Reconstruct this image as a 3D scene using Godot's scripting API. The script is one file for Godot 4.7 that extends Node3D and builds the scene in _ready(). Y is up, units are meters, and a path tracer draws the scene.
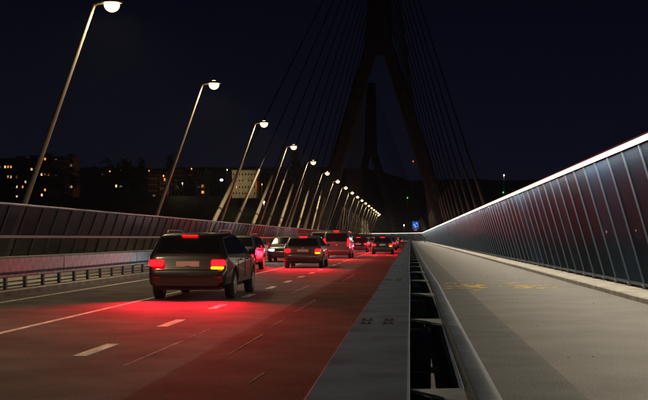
extends Node3D
# A cable-stayed road bridge at night: carriageway with street lamps, median guard rail, footpath with a lit handrail.
# x to the right, y up, -z along the bridge; s is the length along the bridge, x the distance across it.

const CAM_Y := 1.35
const BEND_S := 330.0      # where the bridge starts to bend left
const BEND_R := 120.0
const PATH_Y := 0.25
var rng := RandomNumberGenerator.new()
var M := {}
var taken := {}

# ------------------------------------------------------------------ helpers
func frame(s: float) -> Transform3D:
	if s <= BEND_S:
		return Transform3D(Basis.IDENTITY, Vector3(0, 0, -s))
	var a := (s - BEND_S) / BEND_R
	var c := Vector3(-BEND_R, 0, -BEND_S)
	return Transform3D(Basis(Vector3.UP, a), c + Vector3(BEND_R * cos(a), 0, -BEND_R * sin(a)))

func at(s: float, x: float, y: float) -> Vector3:
	return frame(s) * Vector3(x, y, 0)

# the point that a spot of the photograph has at a depth (only used to place far things)
func far_at(px: float, py: float, d: float) -> Vector3:
	return Vector3((px - 410.0) * d / 1100.0, CAM_Y + (238.0 - py) * d / 1100.0, -d)

func stations(s0: float, s1: float, step: float) -> Array:
	var out := []
	var n := int(ceil((s1 - s0) / step))
	for i in n + 1:
		out.append(lerpf(s0, s1, float(i) / n))
	return out

func numbered(called: String) -> String:
	if not taken.has(called):
		taken[called] = 0
		return called
	taken[called] += 1
	return "%s_%03d" % [called, taken[called]]

func tool() -> SurfaceTool:
	var st := SurfaceTool.new()
	st.begin(Mesh.PRIMITIVE_TRIANGLES)
	return st

func tri(st: SurfaceTool, a: Vector3, b: Vector3, c: Vector3, smooth := -1) -> void:
	st.set_smooth_group(smooth)
	st.add_vertex(a); st.add_vertex(b); st.add_vertex(c)

# corners clockwise as seen from outside
func quad(st: SurfaceTool, a: Vector3, b: Vector3, c: Vector3, d: Vector3, smooth := -1) -> void:
	tri(st, a, b, c, smooth)
	tri(st, a, c, d, smooth)

# a box of a size in a frame, with its long edges chamfered when bevel > 0
func box(st: SurfaceTool, t: Transform3D, size: Vector3, bevel := 0.0) -> void:
	var h := size / 2
	if bevel <= 0.0:
		var v := []
		for k in 8:
			v.append(t * Vector3(h.x if k & 1 else -h.x, h.y if k & 2 else -h.y, h.z if k & 4 else -h.z))
		for f in [[0, 2, 3, 1], [5, 7, 6, 4], [4, 6, 2, 0], [1, 3, 7, 5], [2, 6, 7, 3], [4, 0, 1, 5]]:
			quad(st, v[f[3]], v[f[2]], v[f[1]], v[f[0]])
		return
	var b := minf(bevel, minf(h.x, minf(h.y, h.z)) * 0.9)
	var ring := [Vector2(-h.x + b, -h.y), Vector2(-h.x, -h.y + b), Vector2(-h.x, h.y - b), Vector2(-h.x + b, h.y), Vector2(h.x - b, h.y), Vector2(h.x, h.y - b), Vector2(h.x, -h.y + b), Vector2(h.x - b, -h.y)]
	prism(st, t, ring, -h.z, h.z)

# a convex ring (clockwise seen from +z) drawn out from z0 to z1
func prism(st: SurfaceTool, t: Transform3D, ring: Array, z0: float, z1: float) -> void:
	var n := ring.size()
	for i in n:
		var p: Vector2 = ring[i]
		var q: Vector2 = ring[(i + 1) % n]
		quad(st, t * Vector3(p.x, p.y, z0), t * Vector3(q.x, q.y, z0), t * Vector3(q.x, q.y, z1), t * Vector3(p.x, p.y, z1))
	for i in range(1, n - 1):
		var a: Vector2 = ring[0]
		var b: Vector2 = ring[i]
		var c: Vector2 = ring[i + 1]
		tri(st, t * Vector3(a.x, a.y, z1), t * Vector3(b.x, b.y, z1), t * Vector3(c.x, c.y, z1))
		tri(st, t * Vector3(c.x, c.y, z0), t * Vector3(b.x, b.y, z0), t * Vector3(a.x, a.y, z0))

# a tube along points with a radius at each
func tube(st: SurfaceTool, pts: Array, radii: Array, sides := 8, caps := true) -> void:
	var rings := []
	for i in pts.size():
		var d: Vector3 = (pts[mini(i + 1, pts.size() - 1)] - pts[maxi(i - 1, 0)]).normalized()
		var u := d.cross(Vector3.UP if absf(d.y) < 0.95 else Vector3.RIGHT).normalized()
		var w := u.cross(d).normalized()
		var r := []
		for k in sides:
			var a := TAU * k / sides
			r.append(pts[i] + (u * cos(a) + w * sin(a)) * radii[i])
		rings.append(r)
	for i in pts.size() - 1:
		for k in sides:
			var k2 := (k + 1) % sides
			quad(st, rings[i][k], rings[i + 1][k], rings[i + 1][k2], rings[i][k2], 1)
	if caps:
		for e in [0, pts.size() - 1]:
			for k in range(1, sides - 1):
				if e == 0:
					tri(st, rings[e][0], rings[e][k], rings[e][k + 1])
				else:
					tri(st, rings[e][0], rings[e][k + 1], rings[e][k])

# a profile across the bridge (clockwise seen looking along -z, from the left bottom up) swept along it
func sweep(st: SurfaceTool, ring: Array, ss: Array, closed := true, smooth := -1) -> void:
	var n := ring.size()
	var m := n if closed else n - 1
	for j in ss.size() - 1:
		for i in m:
			var p: Vector2 = ring[i]
			var q: Vector2 = ring[(i + 1) % n]
			quad(st, at(ss[j], p.x, p.y), at(ss[j + 1], p.x, p.y), at(ss[j + 1], q.x, q.y), at(ss[j], q.x, q.y), smooth)
	if closed:
		for i in range(1, n - 1):
			var e0: float = ss[0]
			var e1: float = ss[-1]
			tri(st, at(e0, ring[0].x, ring[0].y), at(e0, ring[i].x, ring[i].y), at(e0, ring[i + 1].x, ring[i + 1].y))
			tri(st, at(e1, ring[0].x, ring[0].y), at(e1, ring[i + 1].x, ring[i + 1].y), at(e1, ring[i].x, ring[i].y))

func rect(x0: float, x1: float, y0: float, y1: float) -> Array:
	return [Vector2(x0, y0), Vector2(x0, y1), Vector2(x1, y1), Vector2(x1, y0)]

func finish(st: SurfaceTool, m: Material) -> ArrayMesh:
	st.generate_normals()
	st.set_material(m)
	return st.commit()

func put(called: String, mesh: Mesh, parent: Node = null, where := Transform3D.IDENTITY) -> MeshInstance3D:
	var o := MeshInstance3D.new()
	o.mesh = mesh
	o.name = numbered(called) if parent == null else called
	(self if parent == null else parent).add_child(o, true)
	o.transform = where
	return o

func obj(called: String, st: SurfaceTool, m: Material, parent: Node = null, where := Transform3D.IDENTITY) -> MeshInstance3D:
	return put(called, finish(st, m), parent, where)

func tag(o: Node, label: String, category: String, group := "") -> void:
	o.set_meta("label", label)
	o.set_meta("category", category)
	if group:
		o.set_meta("group", group)

func thing(called: String, label: String, category: String, where := Transform3D.IDENTITY, group := "") -> Node3D:
	var o := Node3D.new()
	o.name = numbered(called)
	add_child(o)
	o.transform = where
	tag(o, label, category, group)
	return o

func structure(o: Node) -> Node:
	o.set_meta("kind", "structure")
	return o

func spread(n: int) -> float:
	return rng.randf_range(-1, 1) * n

# ------------------------------------------------------------------ materials
func lin(r: float, g: float, b: float) -> Color:
	return Color(r, g, b).linear_to_srgb()

func noise_image(size: int, seed_: int, freq: float, octaves: int) -> Image:
	var n := FastNoiseLite.new()
	n.seed = seed_
	n.noise_type = FastNoiseLite.TYPE_SIMPLEX_SMOOTH
	n.frequency = freq
	n.fractal_octaves = octaves
	var im := n.get_seamless_image(size, size)
	im.convert(Image.FORMAT_RGBA8)
	return im

# speckled colour: broad patches, middle mottling and single grains
func grain_texture(size: int, seed_: int, base: Color, patch: float, grains: float) -> Array:
	var broad := noise_image(size, seed_, 3.0 / size, 4).get_data()
	var fine := noise_image(size, seed_ + 7, 90.0 / size, 3).get_data()
	var r := RandomNumberGenerator.new()
	r.seed = seed_
	var data := PackedByteArray()
	data.resize(size * size * 4)
	var relief := PackedByteArray()
	relief.resize(size * size * 4)
	for i in size * size:
		var g := r.randf()
		var grain := 0.0
		if g > 0.93:
			grain = (g - 0.93) / 0.07 * 1.6
		elif g < 0.12:
			grain = -0.7
		var f := 1.0 + (broad[i * 4] / 255.0 - 0.5) * 2.0 * patch + (fine[i * 4] / 255.0 - 0.5) * patch + grain * grains
		data[i * 4] = clampi(int(base.r8 * f), 0, 255)
		data[i * 4 + 1] = clampi(int(base.g8 * f), 0, 255)
		data[i * 4 + 2] = clampi(int(base.b8 * f), 0, 255)
		data[i * 4 + 3] = 255
		var hgt := clampi(int(128 + (fine[i * 4] - 128) * 0.5 + grain * 45.0), 0, 255)
		relief[i * 4] = hgt; relief[i * 4 + 1] = hgt; relief[i * 4 + 2] = hgt; relief[i * 4 + 3] = 255
	var a := Image.create_from_data(size, size, false, Image.FORMAT_RGBA8, data)
	a.generate_mipmaps()
	var b := Image.create_from_data(size, size, false, Image.FORMAT_RGBA8, relief)
	b.bump_map_to_normal_map(2.0)
	return [ImageTexture.create_from_image(a), ImageTexture.create_from_image(b)]

func mat(c: Color, rough := 0.8, metal := 0.0) -> StandardMaterial3D:
	var m := StandardMaterial3D.new()
	m.albedo_color = c
	m.roughness = rough
	m.metallic = metal
	return m

func grained(t: Array, rough: float, metres: float, bump := 0.5, metal := 0.0) -> StandardMaterial3D:
	var m := mat(Color.WHITE, rough, metal)
	m.albedo_texture = t[0]
	m.normal_enabled = true
	m.normal_texture = t[1]
	m.normal_scale = bump
	m.uv1_triplanar = true
	m.uv1_world_triplanar = true
	m.uv1_scale = Vector3.ONE / metres
	return m

func glow(c: Color, strength: float) -> StandardMaterial3D:
	var m := mat(c, 0.4)
	m.emission_enabled = true
	m.emission = c
	m.emission_energy_multiplier = strength
	return m

func make_materials() -> void:
	var asphalt := grain_texture(1024, 11, lin(0.082, 0.078, 0.076), 0.22, 0.28)
	var path := grain_texture(1024, 23, lin(0.155, 0.15, 0.142), 0.08, 0.3)
	var path_dark := grain_texture(512, 31, lin(0.105, 0.102, 0.098), 0.10, 0.3)
	var concrete := grain_texture(512, 47, lin(0.36, 0.34, 0.30), 0.16, 0.10)
	var zinc := grain_texture(512, 59, lin(0.36, 0.40, 0.44), 0.22, 0.06)
	M.asphalt = grained(asphalt, 0.86, 5.0, 0.7)
	M.asphalt.metallic_specular = 0.35
	M.path = grained(path, 0.8, 4.3, 0.7)
	M.path_dark = grained(path_dark, 0.8, 2.7, 0.7)
	M.concrete = grained(concrete, 0.85, 2.1, 0.5)
	var darker_concrete := grain_texture(512, 53, lin(0.145, 0.14, 0.13), 0.2, 0.10)  # concrete in a darker tone all over, for plinth, girder and roofs
	var weathered_shaded := grain_texture(512, 61, lin(0.085, 0.118, 0.175), 0.22, 0.10)  # weathered steel; shade and bluish sky light are put into its colour too
	M.dark_concrete = grained(darker_concrete, 0.85, 3.3, 0.4)
	M.pylon = grained(grain_texture(512, 57, lin(0.085, 0.085, 0.085), 0.25, 0.1), 0.9, 4.1, 0.4)  # concrete made near black; the unlit night is put into its colour
	M.rail_steel = grained(grain_texture(256, 63, lin(0.17, 0.19, 0.22), 0.25, 0.08), 0.5, 0.8, 0.25, 0.2)
	M.zinc = grained(zinc, 0.5, 0.55, 0.25, 0.3)
	M.zinc_shaded = grained(weathered_shaded, 0.6, 0.9, 0.3, 0.1)
	M.bolt = mat(lin(0.16, 0.165, 0.17), 0.5, 0.5)
	M.post = mat(lin(0.05, 0.075, 0.11), 0.5, 0.2)
	M.panel = mat(lin(0.010, 0.022, 0.042), 0.6)
	M.panel.metallic_specular = 0.08
	M.panel.transparency = BaseMaterial3D.TRANSPARENCY_ALPHA
	M.panel.albedo_color.a = 0.80
	M.glass_panel = mat(lin(0.004, 0.009, 0.022), 0.3)
	M.glass_panel.metallic_specular = 0.25
	M.glass_panel.transparency = BaseMaterial3D.TRANSPARENCY_ALPHA
	M.glass_panel.albedo_color.a = 0.5
	M.rail_blue = mat(lin(0.30, 0.38, 0.52), 0.3, 0.4)
	M.paint = grained(grain_texture(256, 71, lin(0.62, 0.60, 0.56), 0.25, 0.2), 0.7, 1.1, 0.3)
	M.paint_worn = grained(grain_texture(256, 73, lin(0.24, 0.23, 0.22), 0.5, 0.4), 0.8, 0.6, 0.3)
	M.paint_yellow = grained(grain_texture(256, 79, lin(0.42, 0.30, 0.06), 0.5, 0.35), 0.8, 0.5, 0.3)
	M.lamp_pole = mat(lin(0.42, 0.39, 0.33), 0.45, 0.3)
	M.lamp_head = mat(lin(0.25, 0.25, 0.25), 0.5, 0.4)
	M.lamp_bowl = glow(Color(1.0, 0.84, 0.55), 5.0)
	M.led = glow(Color(1.0, 0.92, 0.78), 3.2)
	M.cable = mat(lin(0.10, 0.10, 0.11), 0.6)
	M.sleeve = mat(lin(0.50, 0.46, 0.38), 0.5, 0.1)
	M.collar = mat(lin(0.10, 0.10, 0.10), 0.6, 0.3)
	M.tyre = mat(lin(0.015, 0.015, 0.015), 0.9)
	M.rim = mat(lin(0.45, 0.45, 0.46), 0.35, 0.8)
	M.car_glass = mat(lin(0.01, 0.012, 0.015), 0.06)
	M.car_trim = mat(lin(0.02, 0.02, 0.02), 0.6)
	M.reflector = mat(lin(0.35, 0.01, 0.01), 0.25)
	M.plate = mat(lin(0.7, 0.7, 0.68), 0.5)
	M.tail = glow(Color(1.0, 0.03, 0.05), 9.0)
	M.head = glow(Color(0.93, 0.97, 1.0), 16.0)
	M.amber = glow(Color(1.0, 0.55, 0.03), 6.0)
	M.ground = grained(grain_texture(256, 83, lin(0.035, 0.045, 0.022), 0.5, 0.3), 0.95, 19.0, 0.3)
	M.bark = mat(lin(0.06, 0.045, 0.035), 0.9)
	M.leaf = mat(lin(0.04, 0.06, 0.025), 0.8)
	M.leaf.backlight_enabled = true
	M.leaf.backlight = Color(0.15, 0.2, 0.08)

# ------------------------------------------------------------------ the bridge deck
func build_deck() -> void:
	var ss := stations(-30, BEND_S, 12) + stations(BEND_S + 4, 470, 4)
	var st := tool()
	sweep(st, rect(-9.3, -0.24, -0.12, 0.0), ss)
	var road := structure(obj("road", st, M.asphalt))
	# dashed lane line, solid line and edge line, slightly thicker than the road
	var first := 12.58
	var period := 4.16
	for k in range(-2, 62):
		var s0 := first + period * k
		st = tool()
		sweep(st, rect(-3.86, -3.70, 0.0, 0.005), stations(s0, s0 + 1.41, 1.5))
		obj("lane_dash", st, M.paint, road)
	st = tool()
	sweep(st, rect(-5.86, -5.76, 0.0, 0.005), ss)
	obj("centre_line", st, M.paint, road)
	st = tool()
	sweep(st, rect(-8.62, -8.50, 0.0, 0.005), ss)
	obj("edge_line", st, M.paint, road)
	# worn remains of older lines and scratches
	for w in [[11.6, 14.4, -3.02, 0.02], [14.8, 16.2, -3.0, 0.018], [12.6, 15.4, -2.1, 0.018], [16.4, 18.2, -2.12, 0.02], [20.0, 24.0, -2.1, 0.03], [27, 31, -2.9, 0.03], [10.2, 11.0, -1.5, 0.015], [34, 41, -2.1, 0.04]]:
		st = tool()
		var q0: Vector3 = at(w[0], w[2], 0.004)
		var q1: Vector3 = at(w[1], w[2] + 0.04, 0.004)
		var side := Vector3(w[3], 0, 0)
		quad(st, q0 - side * 0.3, q1 - side, q1 + side, q0 + side * 0.4)
		obj("worn_line", st, M.paint_worn, road)
	# plinth under the median guard rail
	st = tool()
	sweep(st, rect(-0.24, 0.30, -0.12, 0.20), ss)
	structure(obj("median_plinth", st, M.dark_concrete))
	# footpath: a darker strip by the guard rail and the paler surface
	st = tool()
	sweep(st, rect(0.30, 1.22, -0.12, PATH_Y), ss)
	structure(obj("footpath_strip", st, M.path_dark))
	st = tool()
	sweep(st, rect(1.22, 3.93, -0.12, PATH_Y), ss)
	var fp := structure(obj("footpath", st, M.path))
	yellow_marks(fp)
	var grit := tool()
	for k in 70:
		var p := Vector3(rng.randf_range(0.5, 3.9), PATH_Y, -rng.randf_range(6.0, 45.0))
		var e := rng.randf_range(0.008, 0.03)
		box(grit, Transform3D(Basis.from_euler(Vector3(spread(1) * 0.2, rng.randf() * TAU, spread(1) * 0.2)), p + Vector3(0, e * 0.2, 0)), Vector3(e, e * 0.4, e * 0.7), e * 0.1)
	var gr := obj("grit", grit, M.concrete)
	gr.set_meta("kind", "stuff")
	gr.set_meta("label", "scattered pale grit lying on the grey footpath")
	gr.set_meta("category", "grit")
	# concrete upstand below the parapet, in cast lengths with open joints
	var up: Node3D = structure(Node3D.new())
	up.name = "kerb"
	add_child(up)
	for k in 80:
		var s0 := 3.0 + k * 5.84
		st = tool()
		var y1 := PATH_Y + 0.10 + rng.randf_range(-0.003, 0.003)
		sweep(st, [Vector2(3.934, -0.12), Vector2(3.934, y1 - 0.02), Vector2(3.955, y1), Vector2(4.85, y1 + 0.01), Vector2(4.85, -0.12)], stations(s0, s0 + 5.825, 3))
		obj("kerb_stone", st, M.concrete, up)
	# service walkway and kerb on the far side
	st = tool()
	sweep(st, [Vector2(-12.95, -0.12), Vector2(-12.95, 0.16), Vector2(-9.32, 0.13), Vector2(-9.30, 0.11), Vector2(-9.30, -0.12)], ss)
	structure(obj("walkway", st, M.concrete))
	st = tool()
	sweep(st, [Vector2(4.85, -0.12), Vector2(4.85, 0.3), Vector2(6.1, 0.28), Vector2(6.1, -0.12)], ss)
	structure(obj("deck_edge", st, M.dark_concrete))
	# girder
	st = tool()
	sweep(st, [Vector2(-8.5, -2.6), Vector2(-12.95, -0.5), Vector2(-12.95, -0.12), Vector2(6.1, -0.12), Vector2(6.1, -0.5), Vector2(2.0, -2.6)], ss)
	structure(obj("bridge_girder", st, M.dark_concrete))

# sprayed survey marks on the footpath: loose strokes of yellow paint
func yellow_marks(fp: Node) -> void:
	var strokes := [
		[0.55, 23.9, 1.45, 24.2, 0.05], [0.9, 24.9, 1.75, 25.3, 0.07], [1.15, 25.9, 1.62, 24.1, 0.09], [0.85, 26.6, 1.5, 26.2, 0.06], [1.3, 22.9, 1.5, 23.3, 0.07], [1.6, 25.0, 2.1, 25.0, 0.03], [1.35, 24.6, 1.65, 25.8, 0.1], [0.62, 25.4, 0.95, 25.1, 0.05],
		[2.0, 25.2, 2.6, 25.1, 0.04], [2.35, 26.6, 2.62, 26.9, 0.08], [2.3, 24.4, 2.95, 24.1, 0.09], [2.45, 25.5, 2.75, 24.6, 0.1], [2.6, 25.2, 3.35, 25.0, 0.04], [2.9, 24.3, 3.3, 24.2, 0.06], [2.7, 25.9, 3.2, 25.6, 0.04]]
	for k in strokes.size():
		var w: Array = strokes[k]
		var st := tool()
		var n := 7
		for j in n:
			if rng.randf() < 0.16:
				continue
			var f0 := float(j) / n
			var f1 := float(j + 1) / n
			var a := Vector3(lerpf(w[0], w[2], f0) + spread(1) * 0.012, PATH_Y + 0.0035 + k * 0.00005, -lerpf(w[1], w[3], f0))
			var b := Vector3(lerpf(w[0], w[2], f1) + spread(1) * 0.012, PATH_Y + 0.0035 + k * 0.00005, -lerpf(w[1], w[3], f1))
			var d := (b - a).normalized()
			var p : Vector3 = Vector3(-d.z, 0, d.x) * w[4]
			# strokes are long along the path
			var q := Vector3(0, 0, w[4] * 1.6)
			p = p + q
			quad(st, a + p * rng.randf_range(0.6, 1.1), b + p * rng.randf_range(0.6, 1.1), b - p * rng.randf_range(0.6, 1.1), a - p * rng.randf_range(0.6, 1.1))
		obj("paint_stroke", st, M.paint_yellow, fp)

# ------------------------------------------------------------------ guard rails
func build_median_rail() -> void:
	var t := thing("guard_rail", "grey steel double guard rail between the carriageway and the footpath", "guard rail")
	var top := CAM_Y - 0.298
	# posts and gusset plates every two metres
	var post := tool()
	box(post, Transform3D(Basis.IDENTITY, Vector3(0.075, (top - 0.06 + 0.2) / 2, 0)), Vector3(0.012, top - 0.06 - 0.2, 0.10))
	for z in [-0.046, 0.046]:
		box(post, Transform3D(Basis.IDENTITY, Vector3(0.03, (top - 0.06 + 0.2) / 2, z)), Vector3(0.078, top - 0.06 - 0.2, 0.008))
	var post_mesh := finish(post, M.zinc_shaded)
	var foot := tool()
	box(foot, Transform3D(Basis.IDENTITY, Vector3(0.06, 0.212, 0)), Vector3(0.2, 0.024, 0.22), 0.004)
	var foot_mesh := finish(foot, M.zinc_shaded)
	var gus := tool()
	prism(gus, Transform3D(Basis(Vector3.RIGHT, -PI / 2), Vector3(0, top - 0.022, 0)), [Vector2(-0.0, 0.0), Vector2(0.135, 0.02), Vector2(0.135, -0.30), Vector2(0.06, -0.10)], -0.004, 0.004)
	var gus_mesh := finish(gus, M.zinc)
	var gap := tool()
	box(gap, Transform3D(Basis.IDENTITY, Vector3(0.05, top - 0.22, -0.02)), Vector3(0.13, 0.006, 0.16), 0.002)
	var gap_mesh := finish(gap, M.zinc)
	for k in 164:
		var s := 2.3 + k * 2.0
		var tr := frame(s)
		var p := put("post", post_mesh, t, tr)
		put("foot_plate", foot_mesh, p)
		put("gusset", gus_mesh, t, tr)
		put("spacer_plate", gap_mesh, t, tr)
	# lengths of beam, each about four metres, set with the small errors of real work
	var joints := []
	for k in 84:
		joints.append([rng.randf_range(-0.006, 0.006), rng.randf_range(-0.004, 0.004), rng.randf_range(-0.007, 0.007)])
	for k in 5:
		joints[k][2] = [-0.016, -0.006, 0.012, 0.004, -0.002][k]
	var bolt := tool()
	var hexa := []
	for k in 6:
		hexa.append(Vector2(cos(-TAU * k / 6), sin(-TAU * k / 6)) * 0.0085)
	prism(bolt, Transform3D(Basis(Vector3.RIGHT, -PI / 2), Vector3.ZERO), hexa, 0.002, 0.007)
	var washer := []
	for k in 12:
		washer.append(Vector2(cos(-TAU * k / 12), sin(-TAU * k / 12)) * 0.013)
	prism(bolt, Transform3D(Basis(Vector3.RIGHT, -PI / 2), Vector3.ZERO), washer, 0.0, 0.002)
	tube(bolt, [Vector3(0, 0.007, 0), Vector3(0, 0.0095, 0)], [0.0045, 0.004], 6)
	var bolt_mesh := finish(bolt, M.bolt)
	for k in 83:
		var s0 := -0.1 + k * 3.97
		var s1 := s0 + 3.962
		var a: Array = joints[k]
		var b: Array = joints[k + 1]
		var st := tool()
		var ring_a := box_beam(-0.2 + a[0], -0.002 + a[0], top - 0.76 + a[1], top + a[1], 0.006)  # beam stretched downwards to keep red tail light out of the gap
		var ring_b := box_beam(-0.2 + b[0], -0.002 + b[0], top - 0.76 + b[1], top + b[1], 0.006)
		loft(st, ring_a, ring_b, s0, s1)
		var beam := obj("box_beam", st, M.zinc_shaded, t)
		st = tool()
		# rail on the footpath side: a folded section with a rolled lip on its inner edge
		var fold_a := folded(0.132 + a[2], 0.205 + a[2], top - 0.012 + a[1])
		var fold_b := folded(0.132 + b[2], 0.205 + b[2], top - 0.012 + b[1])
		loft(st, fold_a, fold_b, s0, s1, false)
		obj("folded_beam", st, M.zinc_shaded, t)
		st = tool()
		loft(st, box_beam(0.155 + a[2], 0.196 + a[2], top - 0.66, top - 0.20, 0.012), box_beam(0.155 + b[2], 0.196 + b[2], top - 0.66, top - 0.20, 0.012), s0, s1)  # depth enlarged to block the handrail light from the gap between rails
		obj("lower_beam", st, M.zinc_shaded, t)
		if k < 12:
			for x in [-0.162, -0.140, -0.085, -0.063]:
				for z in [-0.075, 0.075]:
					var w := frame(s0 + z)
					w.origin += Vector3(x + a[0] + spread(1) * 0.002, top + a[1] + 0.0005, spread(1) * 0.004)
					put("bolt", bolt_mesh, beam, w)
			st = tool()
			box(st, Transform3D(Basis.IDENTITY, at(s0, -0.101 + a[0], top + a[1] - 0.006)), Vector3(0.196, 0.006, 0.008))
			obj("joint_sleeve", st, M.collar, beam)

func box_beam(x0: float, x1: float, y0: float, y1: float, r: float) -> Array:
	return [Vector2(x0 + r, y0), Vector2(x0, y0 + r), Vector2(x0, y1 - r), Vector2(x0 + r * 0.3, y1 - r * 0.3), Vector2(x0 + r, y1), Vector2(x1 - r, y1), Vector2(x1 - r * 0.3, y1 - r * 0.3), Vector2(x1, y1 - r), Vector2(x1, y0 + r), Vector2(x1 - r, y0)]

func folded(x0: float, x1: float, y: float) -> Array:
	return [Vector2(x0, y - 0.03), Vector2(x0, y - 0.010), Vector2(x0 + 0.003, y - 0.002), Vector2(x0 + 0.012, y), Vector2(x1 - 0.03, y - 0.002), Vector2(x1 - 0.008, y - 0.018), Vector2(x1, y - 0.05), Vector2(x1, y - 0.17), Vector2(x1 - 0.006, y - 0.17), Vector2(x1 - 0.006, y - 0.052), Vector2(x1 - 0.013, y - 0.023), Vector2(x1 - 0.032, y - 0.008), Vector2(x0 + 0.012, y - 0.006), Vector2(x0 + 0.006, y - 0.012), Vector2(x0 + 0.006, y - 0.03)]

func loft(st: SurfaceTool, ra: Array, rb: Array, s0: float, s1: float, caps := true) -> void:
	var smooth := -1 if caps else 1
	var n := ra.size()
	for i in n:
		var j := (i + 1) % n
		quad(st, at(s0, ra[i].x, ra[i].y), at(s1, rb[i].x, rb[i].y), at(s1, rb[j].x, rb[j].y), at(s0, ra[j].x, ra[j].y), smooth)
	if not caps:
		return
	for i in range(1, n - 1):
		tri(st, at(s0, ra[0].x, ra[0].y), at(s0, ra[i].x, ra[i].y), at(s0, ra[i + 1].x, ra[i + 1].y))
		tri(st, at(s1, rb[0].x, rb[0].y), at(s1, rb[i + 1].x, rb[i + 1].y), at(s1, rb[i].x, rb[i].y))

func build_far_rail() -> void:
	var t := thing("guard_rail", "steel guard rail on short posts along the far edge of the carriageway", "guard rail")
	var post := tool()
	box(post, Transform3D(Basis.IDENTITY, Vector3(-9.56, 0.46, 0)), Vector3(0.07, 0.72, 0.11), 0.006)
	var post_mesh := finish(post, M.zinc_shaded)
	for k in 252:
		put("post", post_mesh, t, frame(14.0 + k * 1.33))
	for k in 86:
		var s0 := 6.0 + k * 4.0
		var w := rng.randf_range(-0.006, 0.006)
		var st := tool()
		# two flat corrugations and a lower lip
		sweep(st, [Vector2(-9.52, 0.42), Vector2(-9.52, 0.90), Vector2(-9.50 + w, 0.915), Vector2(-9.45 + w, 0.90), Vector2(-9.43 + w, 0.86), Vector2(-9.43 + w, 0.55), Vector2(-9.46 + w, 0.51), Vector2(-9.44 + w, 0.48), Vector2(-9.44 + w, 0.43), Vector2(-9.47, 0.415)], stations(s0, s0 + 3.985, 4.0))
		obj("rail_beam", st, M.rail_steel, t)
	for y in [0.20, 0.30]:
		var st := tool()
		var pts := []
		var rad := []
		for s in stations(6, 345, 6):
			pts.append(at(s, -9.62, y))
			rad.append(0.02)
		tube(st, pts, rad, 6)
		obj("wire_rope", st, M.zinc_shaded, t)

# ------------------------------------------------------------------ parapets
func build_parapets() -> void:
	# right: leaning panels below a lit handrail
	var t := thing("parapet", "tall leaning panel parapet with a lit white handrail beside the footpath", "parapet")
	var base := Vector2(4.58, PATH_Y + 0.10)
	var top := Vector2(3.82, CAM_Y + 1.60)
	parapet(t, base, top, 1.46, 8.2, 300, M.panel, 0.032)
	for k in 74:
		var s0 := 2.0 + k * 6.0
		var st := tool()
		var ss := stations(s0, s0 + 5.995, 3.0)
		sweep(st, [Vector2(3.83, CAM_Y + 1.58), Vector2(3.755, CAM_Y + 1.60), Vector2(3.745, CAM_Y + 1.68), Vector2(3.78, CAM_Y + 1.705), Vector2(3.87, CAM_Y + 1.70), Vector2(3.89, CAM_Y + 1.62)], ss)
		obj("handrail", st, M.post, t)
		st = tool()
		sweep(st, [Vector2(3.800, CAM_Y + 1.572), Vector2(3.742, CAM_Y + 1.572), Vector2(3.735, CAM_Y + 1.642), Vector2(3.746, CAM_Y + 1.647), Vector2(3.754, CAM_Y + 1.596), Vector2(3.800, CAM_Y + 1.577)], ss)
		obj("led_strip", st, M.led, t)
		var l := AreaLight3D.new()
		l.name = "led_light"
		t.add_child(l, true)
		l.area_size = Vector2(5.9, 0.08)
		l.area_normalize_energy = true
		l.light_color = Color(1.0, 0.94, 0.84)
		l.light_energy = 12.0
		l.area_range = 40.0
		l.shadow_enabled = true
		var f := frame(s0 + 3.0)
		var where := f * Vector3(3.725, CAM_Y + 1.56, 0)
		var aim := (f.basis * Vector3(-0.06, -0.998, 0)).normalized()
		l.transform = Transform3D(Basis.looking_at(aim, f.basis * Vector3(-0.998, 0.06, 0)), where)
	# left: darker glass behind the guard rail
	t = thing("parapet", "dark glass parapet with slim leaning posts along the lamp side of the bridge", "parapet")
	base = Vector2(-12.12, 0.15)
	top = Vector2(-11.4, CAM_Y + 0.97)
	parapet(t, base, top, 1.46, 27.0, 255, M.glass_panel, 0.03)
	for k in 62:
		var s0 := 27.0 + k * 6.0
		var st := tool()
		var pts := []
		var rad := []
		for s in stations(s0, s0 + 6.0, 3.0):
			pts.append(at(s, -11.4, CAM_Y + 0.97))
			rad.append(0.035)
		tube(st, pts, rad, 8)
		obj("top_rail", st, M.rail_blue, t)
		st = tool()
		sweep(st, rect(-11.68, -11.62, 1.35, 1.43), stations(s0, s0 + 6.0, 3.0))
		obj("mid_rail", st, M.post, t)

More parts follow.
